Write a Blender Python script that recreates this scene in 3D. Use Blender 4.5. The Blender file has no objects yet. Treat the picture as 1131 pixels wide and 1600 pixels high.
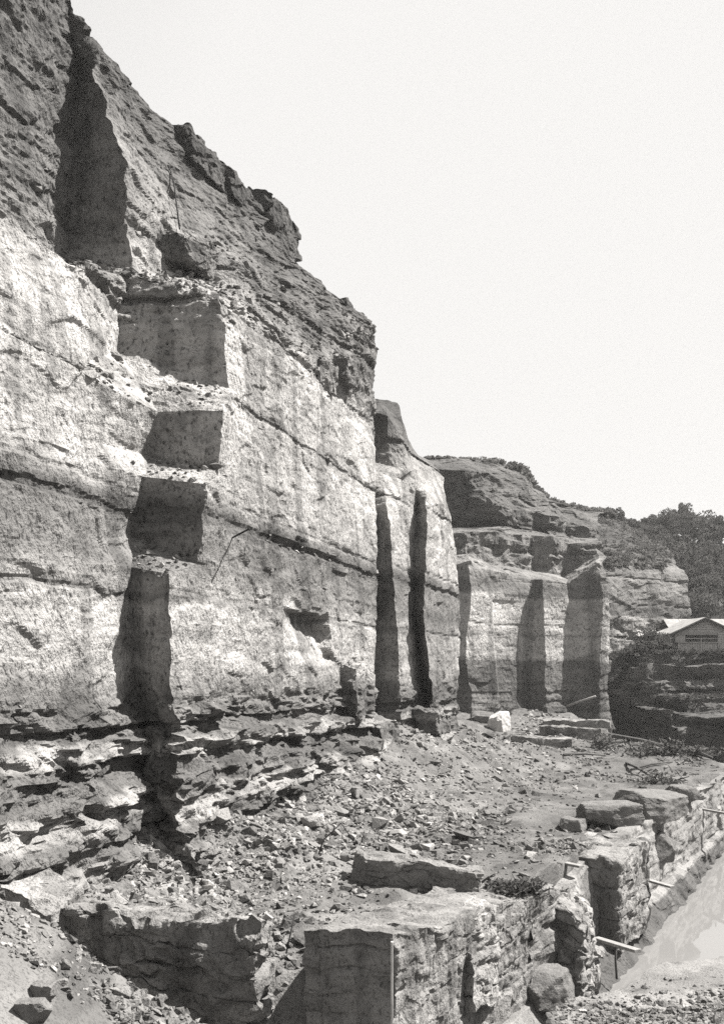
import bpy, bmesh, math, random, time
import numpy as np
from mathutils import Vector, Matrix

sc = bpy.context.scene
COL = sc.collection
T0 = time.time()
R = math.radians
random.seed(7)
RNG = np.random.default_rng(11)

# ------------------------------------------------------------------ camera
FPX, CX, HY, H = 1500.0, 565.5, 1040.0, 4.0       # focal length in photo pixels, horizon row, eye height
cam_d = bpy.data.cameras.new('camera')
cam = bpy.data.objects.new('camera', cam_d)
COL.objects.link(cam)
cam.location = (0, 0, H)
cam.rotation_euler = (R(90), 0, 0)
cam_d.sensor_fit = 'VERTICAL'
cam_d.sensor_height = 36.0
cam_d.sensor_width = 36.0 * 1131 / 1600
cam_d.lens = 36.0 * FPX / 1600
cam_d.shift_y = (HY - 800.0) / 1600.0
cam_d.clip_start = 0.1
cam_d.clip_end = 6000
sc.camera = cam

# ------------------------------------------------------------------ sky, sun, exposure
SUN_AZ = 78.0      # degrees clockwise from +Y (the view direction)
SUN_EL = 55.0
wd = bpy.data.worlds.new('World')
sc.world = wd
wd.use_nodes = True
wn, wl = wd.node_tree.nodes, wd.node_tree.links
wn.clear()
w_out = wn.new('ShaderNodeOutputWorld')
w_bg = wn.new('ShaderNodeBackground')
w_sky = wn.new('ShaderNodeTexSky')
w_sky.sky_type = 'NISHITA'
w_sky.sun_disc = False
w_sky.sun_elevation = R(SUN_EL)
w_sky.sun_rotation = R(SUN_AZ)
w_sky.air_density = 1.0
w_sky.dust_density = 3.0
w_sky.ozone_density = 1.0
w_bw = wn.new('ShaderNodeSeparateColor')           # a black-and-white plate that sees mostly blue light
w_tint = wn.new('ShaderNodeMix'); w_tint.data_type = 'RGBA'; w_tint.blend_type = 'MULTIPLY'
w_tint.inputs[0].default_value = 1.0
w_tint.inputs[7].default_value = (1.0, 0.985, 0.965, 1)
w_bg.inputs['Strength'].default_value = 0.0755
wl.new(w_sky.outputs[0], w_bw.inputs[0])
w_cap = wn.new('ShaderNodeMath'); w_cap.operation = 'MINIMUM'; w_cap.inputs[1].default_value = 3.55   # the plate's haze-white sky
wl.new(w_bw.outputs[2], w_cap.inputs[0])
wl.new(w_cap.outputs[0], w_tint.inputs[6])
wl.new(w_tint.outputs[2], w_bg.inputs['Color'])
wl.new(w_bg.outputs[0], w_out.inputs['Surface'])

sun_d = bpy.data.lights.new('sun', 'SUN')
sun_d.energy = 5.0
sun_d.angle = R(0.5)
sun_d.color = (1.0, 0.98, 0.95)
sun = bpy.data.objects.new('sun', sun_d)
COL.objects.link(sun)
sv = Vector((math.sin(R(SUN_AZ)) * math.cos(R(SUN_EL)), math.cos(R(SUN_AZ)) * math.cos(R(SUN_EL)), math.sin(R(SUN_EL))))
sun.rotation_euler = sv.to_track_quat('Z', 'Y').to_euler()
sun.location = sv * 60

sc.render.engine = 'CYCLES'
sc.cycles.use_denoising = False
sc.cycles.max_bounces = 6
sc.cycles.diffuse_bounces = 3
sc.view_settings.view_transform = 'Standard'
sc.view_settings.look = 'None'
sc.view_settings.gamma = 1.0
sc.view_settings.exposure = 1.75

# ------------------------------------------------------------------ numpy noise
U = np.uint32
def _hi(i, j, k, seed):
    n = i * U(374761393) + j * U(668265263) + k * U(2246822519) + U((seed * 1274126177) & 0xFFFFFFFF)
    n = (n ^ (n >> U(13))) * U(1274126177)
    n = (n ^ (n >> U(16))) * U(2246822519)
    return n ^ (n >> U(15))
def _f(n): return (n & U(0xFFFF)).astype(np.float32) * np.float32(1 / 65535.0)

def vnoise(p, seed=0):
    p = np.asarray(p, np.float32)
    f = np.floor(p); t = p - f
    t = t * t * (3 - 2 * t)
    i = f.astype(np.int32).astype(U)
    x, y, z = i[:, 0], i[:, 1], i[:, 2]
    x1, y1, z1 = x + U(1), y + U(1), z + U(1)
    tx, ty, tz = t[:, 0], t[:, 1], t[:, 2]
    h = lambda a, b, c: _f(_hi(a, b, c, seed))
    def L(a, b, k): return a + (b - a) * k
    v = L(L(L(h(x, y, z), h(x1, y, z), tx), L(h(x, y1, z), h(x1, y1, z), tx), ty),
          L(L(h(x, y, z1), h(x1, y, z1), tx), L(h(x, y1, z1), h(x1, y1, z1), tx), ty), tz)
    return v * 2 - 1

def fbm(p, octv=4, seed=0, gain=0.5):
    s = np.zeros(len(p), np.float32); a = 1.0; q = np.asarray(p, np.float32)
    for o in range(octv):
        s += np.float32(a) * vnoise(q, seed + o * 17)
        q = q * np.float32(2.03) + np.float32(13.7)
        a *= gain
    return s

def facets(p, seed=0, tilt=1.0, sharp=np.float32(26)):
    """angular fracture relief: every cell is a small tilted plane"""
    p = np.asarray(p, np.float32)
    f = np.floor(p); fr = p - f; f = f.astype(np.int32).astype(U)
    acc = np.zeros(len(p), np.float32); wt = np.full(len(p), 1e-9, np.float32)
    K = np.float32(1 / 1023); Q = np.float32(2 / 255)
    for dx in (-1, 0, 1):
        for dy in (-1, 0, 1):
            for dz in (-1, 0, 1):
                n = _hi(f[:, 0] + U(dx & 0xFFFFFFFF), f[:, 1] + U(dy & 0xFFFFFFFF), f[:, 2] + U(dz & 0xFFFFFFFF), seed)
                a = fr[:, 0] - dx - (n & U(1023)) * K; b = fr[:, 1] - dy - ((n >> U(10)) & U(1023)) * K; c = fr[:, 2] - dz - ((n >> U(20)) & U(1023)) * K
                w = np.exp(-sharp * (a * a + b * b + c * c))
                n = (n ^ U(0x9E3779B9)) * U(2246822519); n ^= n >> U(15)
                v = ((n >> U(24)) & U(255)) * Q - 1 + tilt * (a * ((n & U(255)) * Q - 1) + b * (((n >> U(8)) & U(255)) * Q - 1) + c * (((n >> U(16)) & U(255)) * Q - 1))
                acc += w * v; wt += w
    return acc / wt

def sstep(a, b, x):
    t = np.clip((x - a) / (b - a), 0, 1)
    return t * t * (3 - 2 * t)

def dip(p):      # beds are not quite level
    return p[:, 2] + 0.012 * (p[:, 1] - 20)

OUT = np.array([0.95, -0.31, 0.0])
CAMW = np.array([-0.25, -0.97, 0.0])
# (bed bottom, bed top, how far it stands back)
SOFT = [(-0.2, 0.12, .18), (0.72, 0.95, .22), (1.35, 1.5, .16), (1.95, 2.25, .25), (2.62, 2.86, .30), (5.35, 5.43, .07), (7.02, 7.16, .14), (7.5, 7.58, .06), (9.95, 10.02, .09), (12.2, 12.36, .14), (14.2, 14.35, .12)]

def rock_disp(p, amp=1.0, ledge=1.0, fine=1.0, far=False, face=1.0, low_beds=1.0):
    """displacement that depends on position only, so faces that share an edge stay joined"""
    k = 2.2 if far else 1.0
    warp = np.stack([vnoise(p / (1.1 * k), 91), vnoise(p / (1.1 * k), 92), vnoise(p / (1.1 * k), 93)], 1) * 0.22 * k
    q = p + warp
    d1 = fbm(p / (3.1 * k), 3, 3) * 0.17 * k
    d1 += facets(q / np.array([1.0, 1.0, 0.55]) / k, 21, 1.1) * 0.10 * k + facets(p / np.array([2.2, 2.2, .3]) / k, 23, .4) * .03 * k
    d1 += facets(q / np.array([.36, .36, .22]) / k, 41, 1.2) * 0.030 * k
    d1 += fbm(p / (0.42 * k), 3, 5) * 0.035 * fine * k
    d1 += np.abs(vnoise(p / np.array([.10, .10, .16]) / k, 61)) * -0.028 * fine * k
    low = 1 - sstep(3.0, 3.6, p[:, 2]) if not far else 0.0
    if not far:
        d1 += low * (facets((p + warp * .4) / np.array([1.25, 1.25, .21]), 141, .5, np.float32(40)) * .15 + facets(q / np.array([.3, .3, .16]), 143, .8) * .05) * low_beds / max(amp, .3)
    d2 = fbm(p / (2.3 * k) + 50, 3, 7) * 0.14 * k + facets(q / np.array([.8, .8, .5]) / k + 30, 51, 1.1) * 0.055 * k + fbm(p / (0.4 * k), 3, 9) * 0.03 * fine * k + facets(q / np.array([1.6, 1.6, .32]) / k, 55, .6) * .045 * k + facets(q / np.array([.32, .32, .2]) / k, 57, 1.0) * .04 * k
    zz = dip(p) + vnoise(p / np.array([1.6, 1.6, 1e6]) / k, 71) * 0.06 * k + vnoise(p / np.array([.3, .3, 1e6]) / k, 72) * 0.03 * k
    st = np.zeros(len(p))
    lm = 0.55 + 0.6 * vnoise(p / np.array([2.2, 2.2, 3.0]) / k, 77)
    for a, b, w in SOFT:
        st -= w * sstep(a - .03, a + .02, zz) * (1 - sstep(b - .01, b + .03, zz))
    st *= np.clip(lm, 0, 1.3) * ledge * k
    d1 = d1 * face + np.abs(vnoise(p / np.array([.09, .09, .13]) / k, 63)) * -.022 * k
    out = p + (d1 * amp + st)[:, None] * OUT + (d2 * amp + st)[:, None] * CAMW
    out[:, 2] += (vnoise(p / (.5 * k), 81) * .05 + vnoise(p / (1.7 * k), 82) * .03) * amp
    return out

# ------------------------------------------------------------------ mesh helpers
def mesh_obj(name, verts, faces, mat, parent=None, smooth=False, tone=None):
    me = bpy.data.meshes.new(name)
    verts = np.asarray(verts, np.float32)
    faces = np.asarray(faces, np.int32)
    me.vertices.add(len(verts)); me.vertices.foreach_set('co', verts.ravel())
    n, k = faces.shape
    me.loops.add(n * k); me.loops.foreach_set('vertex_index', faces.ravel())
    me.polygons.add(n); me.polygons.foreach_set('loop_start', np.arange(0, n * k, k, dtype=np.int32))
    me.polygons.foreach_set('use_smooth', np.full(n, smooth))
    if tone is not None:
        at = me.attributes.new('tone', 'FLOAT', 'POINT'); at.data.foreach_set('value', np.asarray(tone, np.float32))
    me.update(calc_edges=True); me.validate()
    me.materials.append(mat)
    o = bpy.data.objects.new(name, me)
    COL.objects.link(o)
    o.parent = parent
    if n > 20000: print('mesh', name, n, round(time.time() - T0, 1))
    return o

def tag(o, label=None, cat=None, group=None, kind=None):
    if label: o['label'] = label
    if cat: o['category'] = cat
    if group: o['group'] = group
    if kind: o['kind'] = kind
    return o

def grid_faces(nr, nc, base=0, flip=False):
    i = np.arange(nr * nc).reshape(nr, nc) + base
    a, b, c, d = i[:-1, :-1].ravel(), i[:-1, 1:].ravel(), i[1:, 1:].ravel(), i[1:, :-1].ravel()
    return np.stack([a, d, c, b] if flip else [a, b, c, d], 1)

def lattice(rows, res, tones=None):
    """rows x columns of control points -> one finely divided grid"""
    P = np.array(rows, float)
    T = np.ones(P.shape[:2]) if tones is None else np.array(tones, float)
    nr, nc = P.shape[:2]
    cr = [max(1, int(math.ceil(np.linalg.norm(P[i + 1] - P[i], axis=1).mean() / res))) for i in range(nr - 1)]
    cc = [max(1, int(math.ceil(np.linalg.norm(P[:, j + 1] - P[:, j], axis=1).mean() / res))) for j in range(nc - 1)]
    vr = np.concatenate([np.arange(n) / n + i for i, n in enumerate(cr)] + [[nr - 1]])
    vc = np.concatenate([np.arange(n) / n + i for i, n in enumerate(cc)] + [[nc - 1]])
    i0 = np.minimum(vr.astype(int), nr - 2); fr = (vr - i0)[:, None, None]
    j0 = np.minimum(vc.astype(int), nc - 2); fc = (vc - j0)[None, :, None]
    P4 = np.concatenate([P, T[:, :, None]], 2)
    A = P4[i0][:, j0]; B = P4[i0][:, j0 + 1]; C = P4[i0 + 1][:, j0]; D = P4[i0 + 1][:, j0 + 1]
    G = (A * (1 - fc) + B * fc) * (1 - fr) + (C * (1 - fc) + D * fc) * fr
    return G[:, :, :3].reshape(-1, 3), G[:, :, 3].ravel(), grid_faces(len(vr), len(vc))

def hexa(c8, res, rnd=0.12):
    """closed block from 8 corners (bottom 4 counter-clockwise, top 4), rounded, finely divided"""
    c = np.array(c8, float)
    cen = c.mean(0)
    V, F, n0 = [], [], 0
    for q in ((0, 1, 5, 4), (1, 2, 6, 5), (2, 3, 7, 6), (3, 0, 4, 7), (4, 5, 6, 7), (3, 2, 1, 0)):
        a, b, d, e = c[q[0]], c[q[1]], c[q[2]], c[q[3]]
        nu = max(2, int(np.linalg.norm(b - a) / res)); nv = max(2, int(np.linalg.norm(e - a) / res))
        u = np.linspace(0, 1, nu + 1)[None, :, None]; v = np.linspace(0, 1, nv + 1)[:, None, None]
        g = (a * (1 - u) + b * u) * (1 - v) + (e * (1 - u) + d * u) * v
        V.append(g.reshape(-1, 3)); F.append(grid_faces(nv + 1, nu + 1, n0)); n0 += (nu + 1) * (nv + 1)
    V = np.concatenate(V); F = np.concatenate(F)
    # round the edges: pull towards the centre where two or more axes are near the rim
    ax = [c[1] - c[0], c[3] - c[0], c[4] - c[0]]
    M = np.linalg.inv(np.array(ax).T)
    L = ((V - cen) @ M.T) * 2
    ln = [np.linalg.norm(a) / 2 for a in ax]
    e = np.stack([np.clip(1 - (1 - np.abs(L[:, i])) * ln[i] / rnd, 0, 1) for i in range(3)], 1)
    s = np.sort(e, 1)
    pull = (np.sqrt(np.clip((e ** 2).sum(1), 0, 3)) - s[:, 2]) * rnd * 0.8
    dirv = cen - V
    dirv /= np.linalg.norm(dirv, axis=1)[:, None] + 1e-6
    return V + dirv * pull[:, None], F

def P3(px, py, Y):
    return np.array([(px - CX) / FPX * Y, Y, H + (HY - py) / FPX * Y])

PLANES = {'L1': (-10.55, .32, .08, 4), 'L2': (-9.53, .32, .05, 4), 'U1': (-14.05, .32, .10, 12.5), 'U2': (-11.68, .32, .35, 12.5),
          'L3': (-9.25, .32, .04, 4), 'L4': (-8.62, .32, .04, 4)}
def V(pl, px, py=None, z=None, o=0.0):
    K, m, b, z0 = PLANES[pl]
    K = K + o
    a = (px - CX) / FPX
    if z is None:
        c = (HY - py) / FPX
        Y = (K - b * (H - z0)) / (a - m + b * c)
        z = H + c * Y
    else:
        Y = (K - b * (z - z0)) / (a - m)
    return np.array([a * Y, Y, z])

# ------------------------------------------------------------------ materials
TINT = (1.0, 0.975, 0.945)
def g3(v): return (v * TINT[0], v * TINT[1], v * TINT[2], 1)

class NT:
    def __init__(self, name):
        self.m = bpy.data.materials.new(name); self.m.use_nodes = True
        self.n, self.l = self.m.node_tree.nodes, self.m.node_tree.links
        self.n.clear()
        self.out = self.n.new('ShaderNodeOutputMaterial')
        self.b = self.n.new('ShaderNodeBsdfPrincipled')
        self.l.new(self.b.outputs[0], self.out.inputs[0])
        self.b.inputs['Roughness'].default_value = 0.95
        self.b.inputs['Specular IOR Level'].default_value = 0.1
        g = self.n.new('ShaderNodeNewGeometry'); self.pos = g.outputs['Position']; self.geo = g
    def _in(self, s, v):
        if isinstance(v, bpy.types.NodeSocket): self.l.new(v, s)
        elif isinstance(v, (tuple, list)): s.default_value = v
        else:
            try: s.default_value = v
            except TypeError: s.default_value = (v, v, v)
    def math(self, op, a, b=0.0, c=0.0, clamp=False):
        n = self.n.new('ShaderNodeMath'); n.operation = op; n.use_clamp = clamp
        self._in(n.inputs[0], a); self._in(n.inputs[1], b); self._in(n.inputs[2], c)
        return n.outputs[0]
    def scale(self, v, s):
        n = self.n.new('ShaderNodeVectorMath'); n.operation = 'MULTIPLY'
        self._in(n.inputs[0], v); n.inputs[1].default_value = s
        return n.outputs[0]
    def noise(self, scale=1.0, detail=4.0, rough=0.55, vec=None, dist=0.0):
        n = self.n.new('ShaderNodeTexNoise')
        self._in(n.inputs['Vector'], vec if vec is not None else self.pos)
        n.inputs['Scale'].default_value = scale; n.inputs['Detail'].default_value = detail
        n.inputs['Roughness'].default_value = rough; n.inputs['Distortion'].default_value = dist
        return n.outputs['Fac']
    def voro(self, scale, feature='F1', vec=None, out='Distance'):
        n = self.n.new('ShaderNodeTexVoronoi'); n.feature = feature
        self._in(n.inputs['Vector'], vec if vec is not None else self.pos); n.inputs['Scale'].default_value = scale
        return n.outputs[out]
    def rng(self, v, a, b, c, d):
        n = self.n.new('ShaderNodeMapRange'); n.clamp = True
        self._in(n.inputs[0], v)
        for i, x in enumerate((a, b, c, d)): n.inputs[i + 1].default_value = x
        return n.outputs[0]
    def ramp(self, v, stops):
        n = self.n.new('ShaderNodeValToRGB'); e = n.color_ramp.elements
        while len(e) < len(stops): e.new(0.5)
        for i, (p, c) in enumerate(stops): e[i].position = p; e[i].color = (c, c, c, 1)
        self._in(n.inputs[0], v)
        return n.outputs[0]
    def sepz(self, v=None):
        n = self.n.new('ShaderNodeSeparateXYZ'); self._in(n.inputs[0], v if v is not None else self.pos)
        return n.outputs
    def attr(self, name):
        n = self.n.new('ShaderNodeAttribute'); n.attribute_name = name
        return n.outputs['Fac']
    def grey(self, v):
        n = self.n.new('ShaderNodeMix'); n.data_type = 'RGBA'; n.blend_type = 'MULTIPLY'
        n.inputs[0].default_value = 1.0
        c = self.n.new('ShaderNodeCombineColor')
        for i in range(3): self._in(c.inputs[i], v)
        self.l.new(c.outputs[0], n.inputs[6]); n.inputs[7].default_value = (*TINT, 1)
        self.l.new(n.outputs[2], self.b.inputs['Base Color'])
    def bump(self, h, strength=0.6, dist=0.05):
        n = self.n.new('ShaderNodeBump'); n.inputs['Strength'].default_value = strength; n.inputs['Distance'].default_value = dist
        self._in(n.inputs['Height'], h)
        if self.b.inputs['Normal'].is_linked: self.l.new(self.b.inputs['Normal'].links[0].from_socket, n.inputs['Normal'])
        self.l.new(n.outputs[0], self.b.inputs['Normal'])

BEDS = [(-3, .28), (-0.3, .28), (-0.15, .2), (0.1, .2), (.2, .3), (.7, .3), (.75, .2), (1.15, .2), (1.25, .46), (1.6, .46), (1.7, .2), (2.25, .2), (2.32, .44), (2.55, .42), (2.62, .2), (3.3, .22), (3.55, .3), (3.75, .42),
        (3.9, .52), (4.5, .5), (4.56, .4), (4.62, .5), (5.25, .52), (5.36, .24), (5.5, .42), (5.7, .42), (6.0, .27), (6.9, .24), (6.95, .16), (7.25, .17), (7.45, .3), (7.8, .52), (9.85, .56), (9.97, .26), (10.1, .5), (11.9, .52), (12.2, .36), (12.6, .36), (13.2, .34), (14.1, .26), (14.3, .17), (14.6, .27), (15.5, .24), (19, .2)]
FBEDS = [(-5, .24), (1.5, .26), (1.6, .18), (2.0, .3), (3.2, .32), (3.3, .2), (3.45, .3), (4.8, .3), (4.9, .54), (6.4, .56), (6.5, .2), (6.65, .54), (8.9, .52), (9.0, .22), (9.8, .26), (10.5, .36), (13.5, .32), (14.2, .24), (15, .27), (25, .24)]
BZ, BV = np.array([b[0] for b in BEDS]), np.array([b[1] for b in BEDS]) * .56

FZ, FV = np.array([b[0] for b in FBEDS]), np.array([b[1] for b in FBEDS]) * .55
def albedo(p, tone=1.0, strata=True, base=.2, k=1.0, far=False):
    """the rock's own colour at each vertex: beds, patches, water stains"""
    if strata:
        z = dip(p) + fbm(p / (1.5 * k), 3, 201) * (.16 + .5 * sstep(10.8, 12, p[:, 2])) + fbm(p / (.35 * k), 2, 203) * .07
        v = np.interp(z, FZ, FV) if far else np.interp(z, BZ, BV)
        if not far: v = v * (1 - .13 * sstep(12.4, 13, z))
        v = v * (1 + .13 * fbm(p / np.array([2.0, 2.0, .11]) / k, 2, 205))
    else:
        v = np.full(len(p), base)
    v = v * (1 + .16 * fbm(p / (2.6 * k), 3, 207)) * (1 + .14 * fbm(p / (.5 * k), 3, 209))
    v = v * (1 + .19 * facets((p + vnoise(p / .6, 215)[:, None] * .3) / np.array([.9, .9, .5]) / k, 217, .6))
    st = fbm(p / np.array([.55, .55, 5.0]) / k, 3, 211)
    v = v * (1 - .35 * sstep(.25, .6, st))
    return np.clip(v * tone, .03, .8) * .86

def rock_material(name, base=None, k=1.0, bump=1.0, speck=1.0):
    t = NT(name)
    val = t.attr('tone') if base is None else base * .86
    sp = t.noise(11.0 / k, 3, .72, vec=t.scale(t.pos, (1, 1, .7)))
    med = t.noise(2.2 / k, 2, .6)
    dark = t.math('MULTIPLY', t.rng(sp, .34, .49, 1.0, 0.0), t.rng(med, .35, .6, .35 * speck, .82 * speck))
    val = t.math('MULTIPLY', val, t.math('SUBTRACT', 1.0, dark))
    if base is not None: val = t.math('MULTIPLY', val, t.rng(med, .3, .7, .75, 1.2))
    t.grey(val)
    t.bump(sp, 1.0 * bump, .09 * k)
    return t.m

M_CLIFF = rock_material('banded_rock')
M_FAR = rock_material('far_banded_rock', k=1.8)
M_BLOCK = rock_material('foreground_rock', k=.5, speck=.8)
M_GROUND = rock_material('quarry_ground', k=.45, speck=.7)
M_STONE = rock_material('loose_stone', .15, k=.35, speck=.5)
M_STONE_L = rock_material('pale_stone', .32, k=.4, speck=.3)
M_STONE_W = rock_material('white_stone', .46, k=.4, bump=.5, speck=.15)

# ------------------------------------------------------------------ ground heights
def wline(Y):
    return np.where(Y < 37.5, .5 + .57 * (Y - 12.5), 14.75 - .02 * (Y - 37.5))
def cliff_x(Y):
    k = np.interp(Y, [0, 18.4, 18.8, 31.2, 32, 34.8, 35.2, 60], [-10.45, -10.45, -9.53, -9.53, -9.25, -9.25, -8.88, -8.88])
    return k + .32 * Y

def ground_h(X, Y, detail=True):
    p = np.stack([X, Y, np.zeros_like(X)], 1)
    n1 = fbm(p / 2.6, 4, 101); n2 = fbm(p / .55, 3, 103)
    s = X - cliff_x(Y)
    top = np.interp(Y, [8, 13, 15, 20, 25, 31, 38, 43, 60], [.8, .85, .85, 1.05, 1.3, 1.9, 1.5, .4, .2])
    wid = np.interp(Y, [8, 13, 15, 20, 25, 31, 40, 60], [3.2, 3.4, 3.6, 4.6, 4.6, 5.0, 4.4, 4]) * (1 + .25 * n1)
    top = top * (1 + .45 * vnoise(np.stack([Y / 2.3, 0 * Y, 0 * Y], 1), 121))
    scree = top * np.clip(1 - s / wid, 0, 1.6) ** 1.15
    sf = (X - (Y - 51.4)) * .7
    scf = np.where(Y > 44, 1.1 * np.clip(1 - sf / 6.0, 0, 1.2), 0)
    z = np.maximum(scree, scf)
    z = z + n1 * .12 + n2 * .05
    # long low heaps of spoil on the floor
    z += .22 * np.clip(vnoise(p / np.array([3.5, 1.6, 1]) + 4, 107), 0, 1) * (s > 3)
    # the dug-out trench in front of the first blocks
    tr = 1 - sstep(12.6, 13.6, Y + .18 * (X + 1) + .1 * n1)
    z = z * (1 - tr) + tr * (-1.3 + .05 * n1)
    gap = np.exp(-(((X + .95) / .55) ** 2)) * (1 - sstep(13.6, 15.0, Y))
    z = z - gap * .35
    # the spoil bank at the left in front
    mound = (1.62 - .68 * (X + 3.77)) + .12 * n1 + .05 * n2
    mound = mound - np.clip(Y - 10.1, 0, 9) * 1.35 - .25 * np.clip(9.5 - Y, 0, 9)
    z = np.where(X < 1.0, np.maximum(z, mound), z)
    # right-hand bank, ledge and channel
    w = X - wline(Y) + .12 * n1
    drop = sstep(-.30, -.05, w)
    ledge = -1.75 + .08 * n1
    wo = np.interp(Y, [13, 20, 26, 31, 40], [1.3, 1.0, .55, .2, .2])
    ledge = ledge + (-4.2 - ledge) * np.clip((w - .15) / (wo + .1), 0, 1)
    z = z * (1 - drop) + drop * ledge
    bank = -1.2 + .1 * n1 + .05 * n2
    bm = sstep(-.3, .2, np.interp(X, [2.0, 3.1, 5, 6.7, 9, 20], [13.4, 14.9, 16.8, 17.7, 18.6, 22]) + .3 * n1 - Y) * sstep(1.7, 2.1, X + .2 * n1)
    z = np.maximum(z, bank * bm + (1 - bm) * -9)
    # behind the cliff line the sheet dives out of the way
    z = np.where((s < -1.5) & (Y < 46), np.minimum(z, 1.0), z)
    return z

# ================================================================== LARGE STRUCTURE
# near cliff: one lattice that runs over the left face, the shaded return and the big face
CHUNKS = [(258, 302, 190, 252, 25.4, 2.5, .7, .3), (318, 362, 258, 302, 27.2, 2.5, .7, .3), (386, 424, 291, 352, 28.8, 2.5, .7, .2), (506, 545, 465, 505, 31.2, 2, .65, .2),
          (226, 299, 366, 404, 22.6, 2.0, 1.1, .5), (470, 508, 562, 598, 26.6, 1.2, 1., .3), (512, 544, 556, 592, 28.0, 1.2, 1., .3),
          (520, 560, 1035, 1120, 27.5, 1.6, .9, .3), (578, 602, 1135, 1240, 28.6, 2., .95, .4), (228, 256, 1140, 1230, 17.6, 1.2, .9, .3), (650, 684, 1110, 1150, 33.0, 1.5, .9, .3)]

def vec_disp(p, a=1.0, k=1.0, seed=500):
    q = p / k
    o = np.stack([fbm(q / .9, 3, seed + i) * .07 + facets((q + vnoise(q / .5, seed + 9)[:, None] * .12) / np.array([.42, .42, .24]), seed + 20 + i, 1.1) * .035 + fbm(q / .12, 3, seed + 40 + i) * .016 for i in range(3)], 1)
    return p + o * a * k

def near_cliff():
    rows, tn = [], []
    def row(l1, l2s, tone):
        rows.append(l1 + l2s); tn.append(tone)
    def L1(z, o=0.0): return [V('L1', px, z=z, o=o) for px in (-420, -180, 0, 110)]
    def L2(z, o=0.0, c45=None): return [V('L2', c45 or 350, z=z, o=o)] + [V('L2', px, z=z, o=o) for px in (400, 450, 500, 545, 586)]
    end = lambda z, o=0: [np.array([0.2, 37.0, z])]
    row(L1(-1.2, 1.6) + [V('L1', 262, z=-1.2, o=1.4)], [V('L2', 300, z=-1.2, o=1.3)] + L2(-1.2, 1.3) + end(-1.2), [.85] * 13)
    row(L1(1.2, .9) + [V('L1', 250, z=1.2, o=.7)], [V('L2', 288, z=1.2, o=.7)] + L2(1.2, .7) + end(1.2), [.95] * 13)
    row(L1(2.6, .3) + [V('L1', 226, z=2.6, o=.25)], [V('L2', 276, z=2.6, o=.25)] + L2(2.6, .25) + end(2.6), [1.] * 13)
    row(L1(3.2) + [V('L1', 214, 1095)], [V('L2', 270, 1092)] + L2(3.2) + end(3.2), [1.] * 13)
    row(L1(5.85) + [V('L1', 205, 885)], [V('L2', 268, 897)] + L2(5.8) + end(5.8), [.72, .72, .76, .85, 1] + [1.] * 8)
    row(L1(6.3) + [P3(207, 838, 19.8)], [V('L2', 310, 882)] + L2(6.1, 0, 352) + end(6.1), [.74, .74, .76, .85, 1] + [1.] * 8)
    row(L1(7.8) + [P3(226, 745, 19.75)], [V('L2', 320, 757, o=.3)] + L2(7.8, 0, 360) + end(7.8), [1.] * 13)
    row(L1(8.2) + [P3(232, 712, 20.5)], [V('L2', 341, 732, o=.12)] + L2(8.2, 0, 368) + end(8.2), [1.] * 13)
    row(L1(9.5) + [P3(250, 645, 20.4)], [V('L2', 346, 640, o=.35)] + L2(9.7, 0, 370) + end(9.7), [1.1] * 13)
    row([V('L1', px, z=9.9, o=-.7) for px in (-420, -180, 0, 120)] + [P3(186, 548, 21.5)], [V('L2', 358, 606, o=.0)] + L2(10.2, 0, 376) + end(10.2), [1.1] * 13)
    row([V('L1', px, z=12.2, o=-.8) for px in (-420, -180, -10, 120)] + [P3(190, 430, 21.9)], [V('L2', 350, 462, o=.05)] + [V('L2', 374, 490), V('L2', 410, 520), V('L2', 455, 552), V('L2', 500, 562), V('L2', 545, 560), V('L2', 582, 545)] + end(13.8), [1.15, 1.15, 1.15, 1.2, 1.2, 1.2, 1.2, 1.2, 1.2, 1.2, 1.2, 1.1, 1.])
    row([V('U1', px, z=12.5) for px in (-420, -180, -20, 62)] + [V('U1', 100, 398)], [P3(205, 421, 22.1)] + [V('U2', 300, 428), P3(372, 455, 24.2), P3(400, 470, 26.0), P3(450, 500, 27.2), P3(530, 535, 30.2), P3(581, 522, 32.2)] + [np.array([0.2, 37., 14.6])], [1.05, 1.05, 1.05, 1.1, 1.1, 1.7, 1.7, 1.3, 1., 1., 1., 1., 1.])
    row([V('U1', px, z=15.6) for px in (-420, -180, -20, 60)] + [V('U1', 112, 240)], [P3(196, 255, 22.3)] + [V('U2', 262, 300), P3(350, 360, 26.6), P3(425, 405, 28.8), P3(478, 440, 29.6), P3(540, 495, 31.4), P3(579, 512, 32.6)] + [np.array([0.0, 37., 15.0])], [.95, .95, .95, 1., 1.1, 1.8, 1.7, 1.3, 1., .95, .95, .95, .95])
    row([V('U1', px, z=18.0) for px in (-420, -180, -20, 60)] + [V('U1', 121, 108)], [P3(148, 112, 22.9)] + [V('U2', 210, 195), P3(330, 285, 27.4), P3(420, 365, 29.4), P3(470, 420, 30.2), P3(535, 478, 31.8), P3(577, 507, 32.8)] + [np.array([-.2, 37., 15.2])], [.9, .9, .9, .9, .95, 1.15, 1.0, .85, .8, .8, .8, .8, .8])
    sky = [V('U1', px, z=20.2) for px in (-420, -180, -20, 50)] + [V('U1', 108, 0), V('U2', 152, 60), V('U2', 238, 176), P3(342, 252, 28.0), P3(424, 340, 30.0), P3(472, 415, 30.6), P3(536, 474, 32.2), P3(577, 503, 33.2), np.array([-.4, 37., 15.4])]
    rows.append(sky); tn.append([.78] * 13)
    rows.append([q + np.array([-9, 3.0, 1.5]) for q in sky]); tn.append([.7] * 13)
    rows.append([q + np.array([-60, 20, 2.5]) for q in sky]); tn.append([.7] * 13)
    P, T, F = lattice(rows[:-1], .05, tn[:-1])
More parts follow.
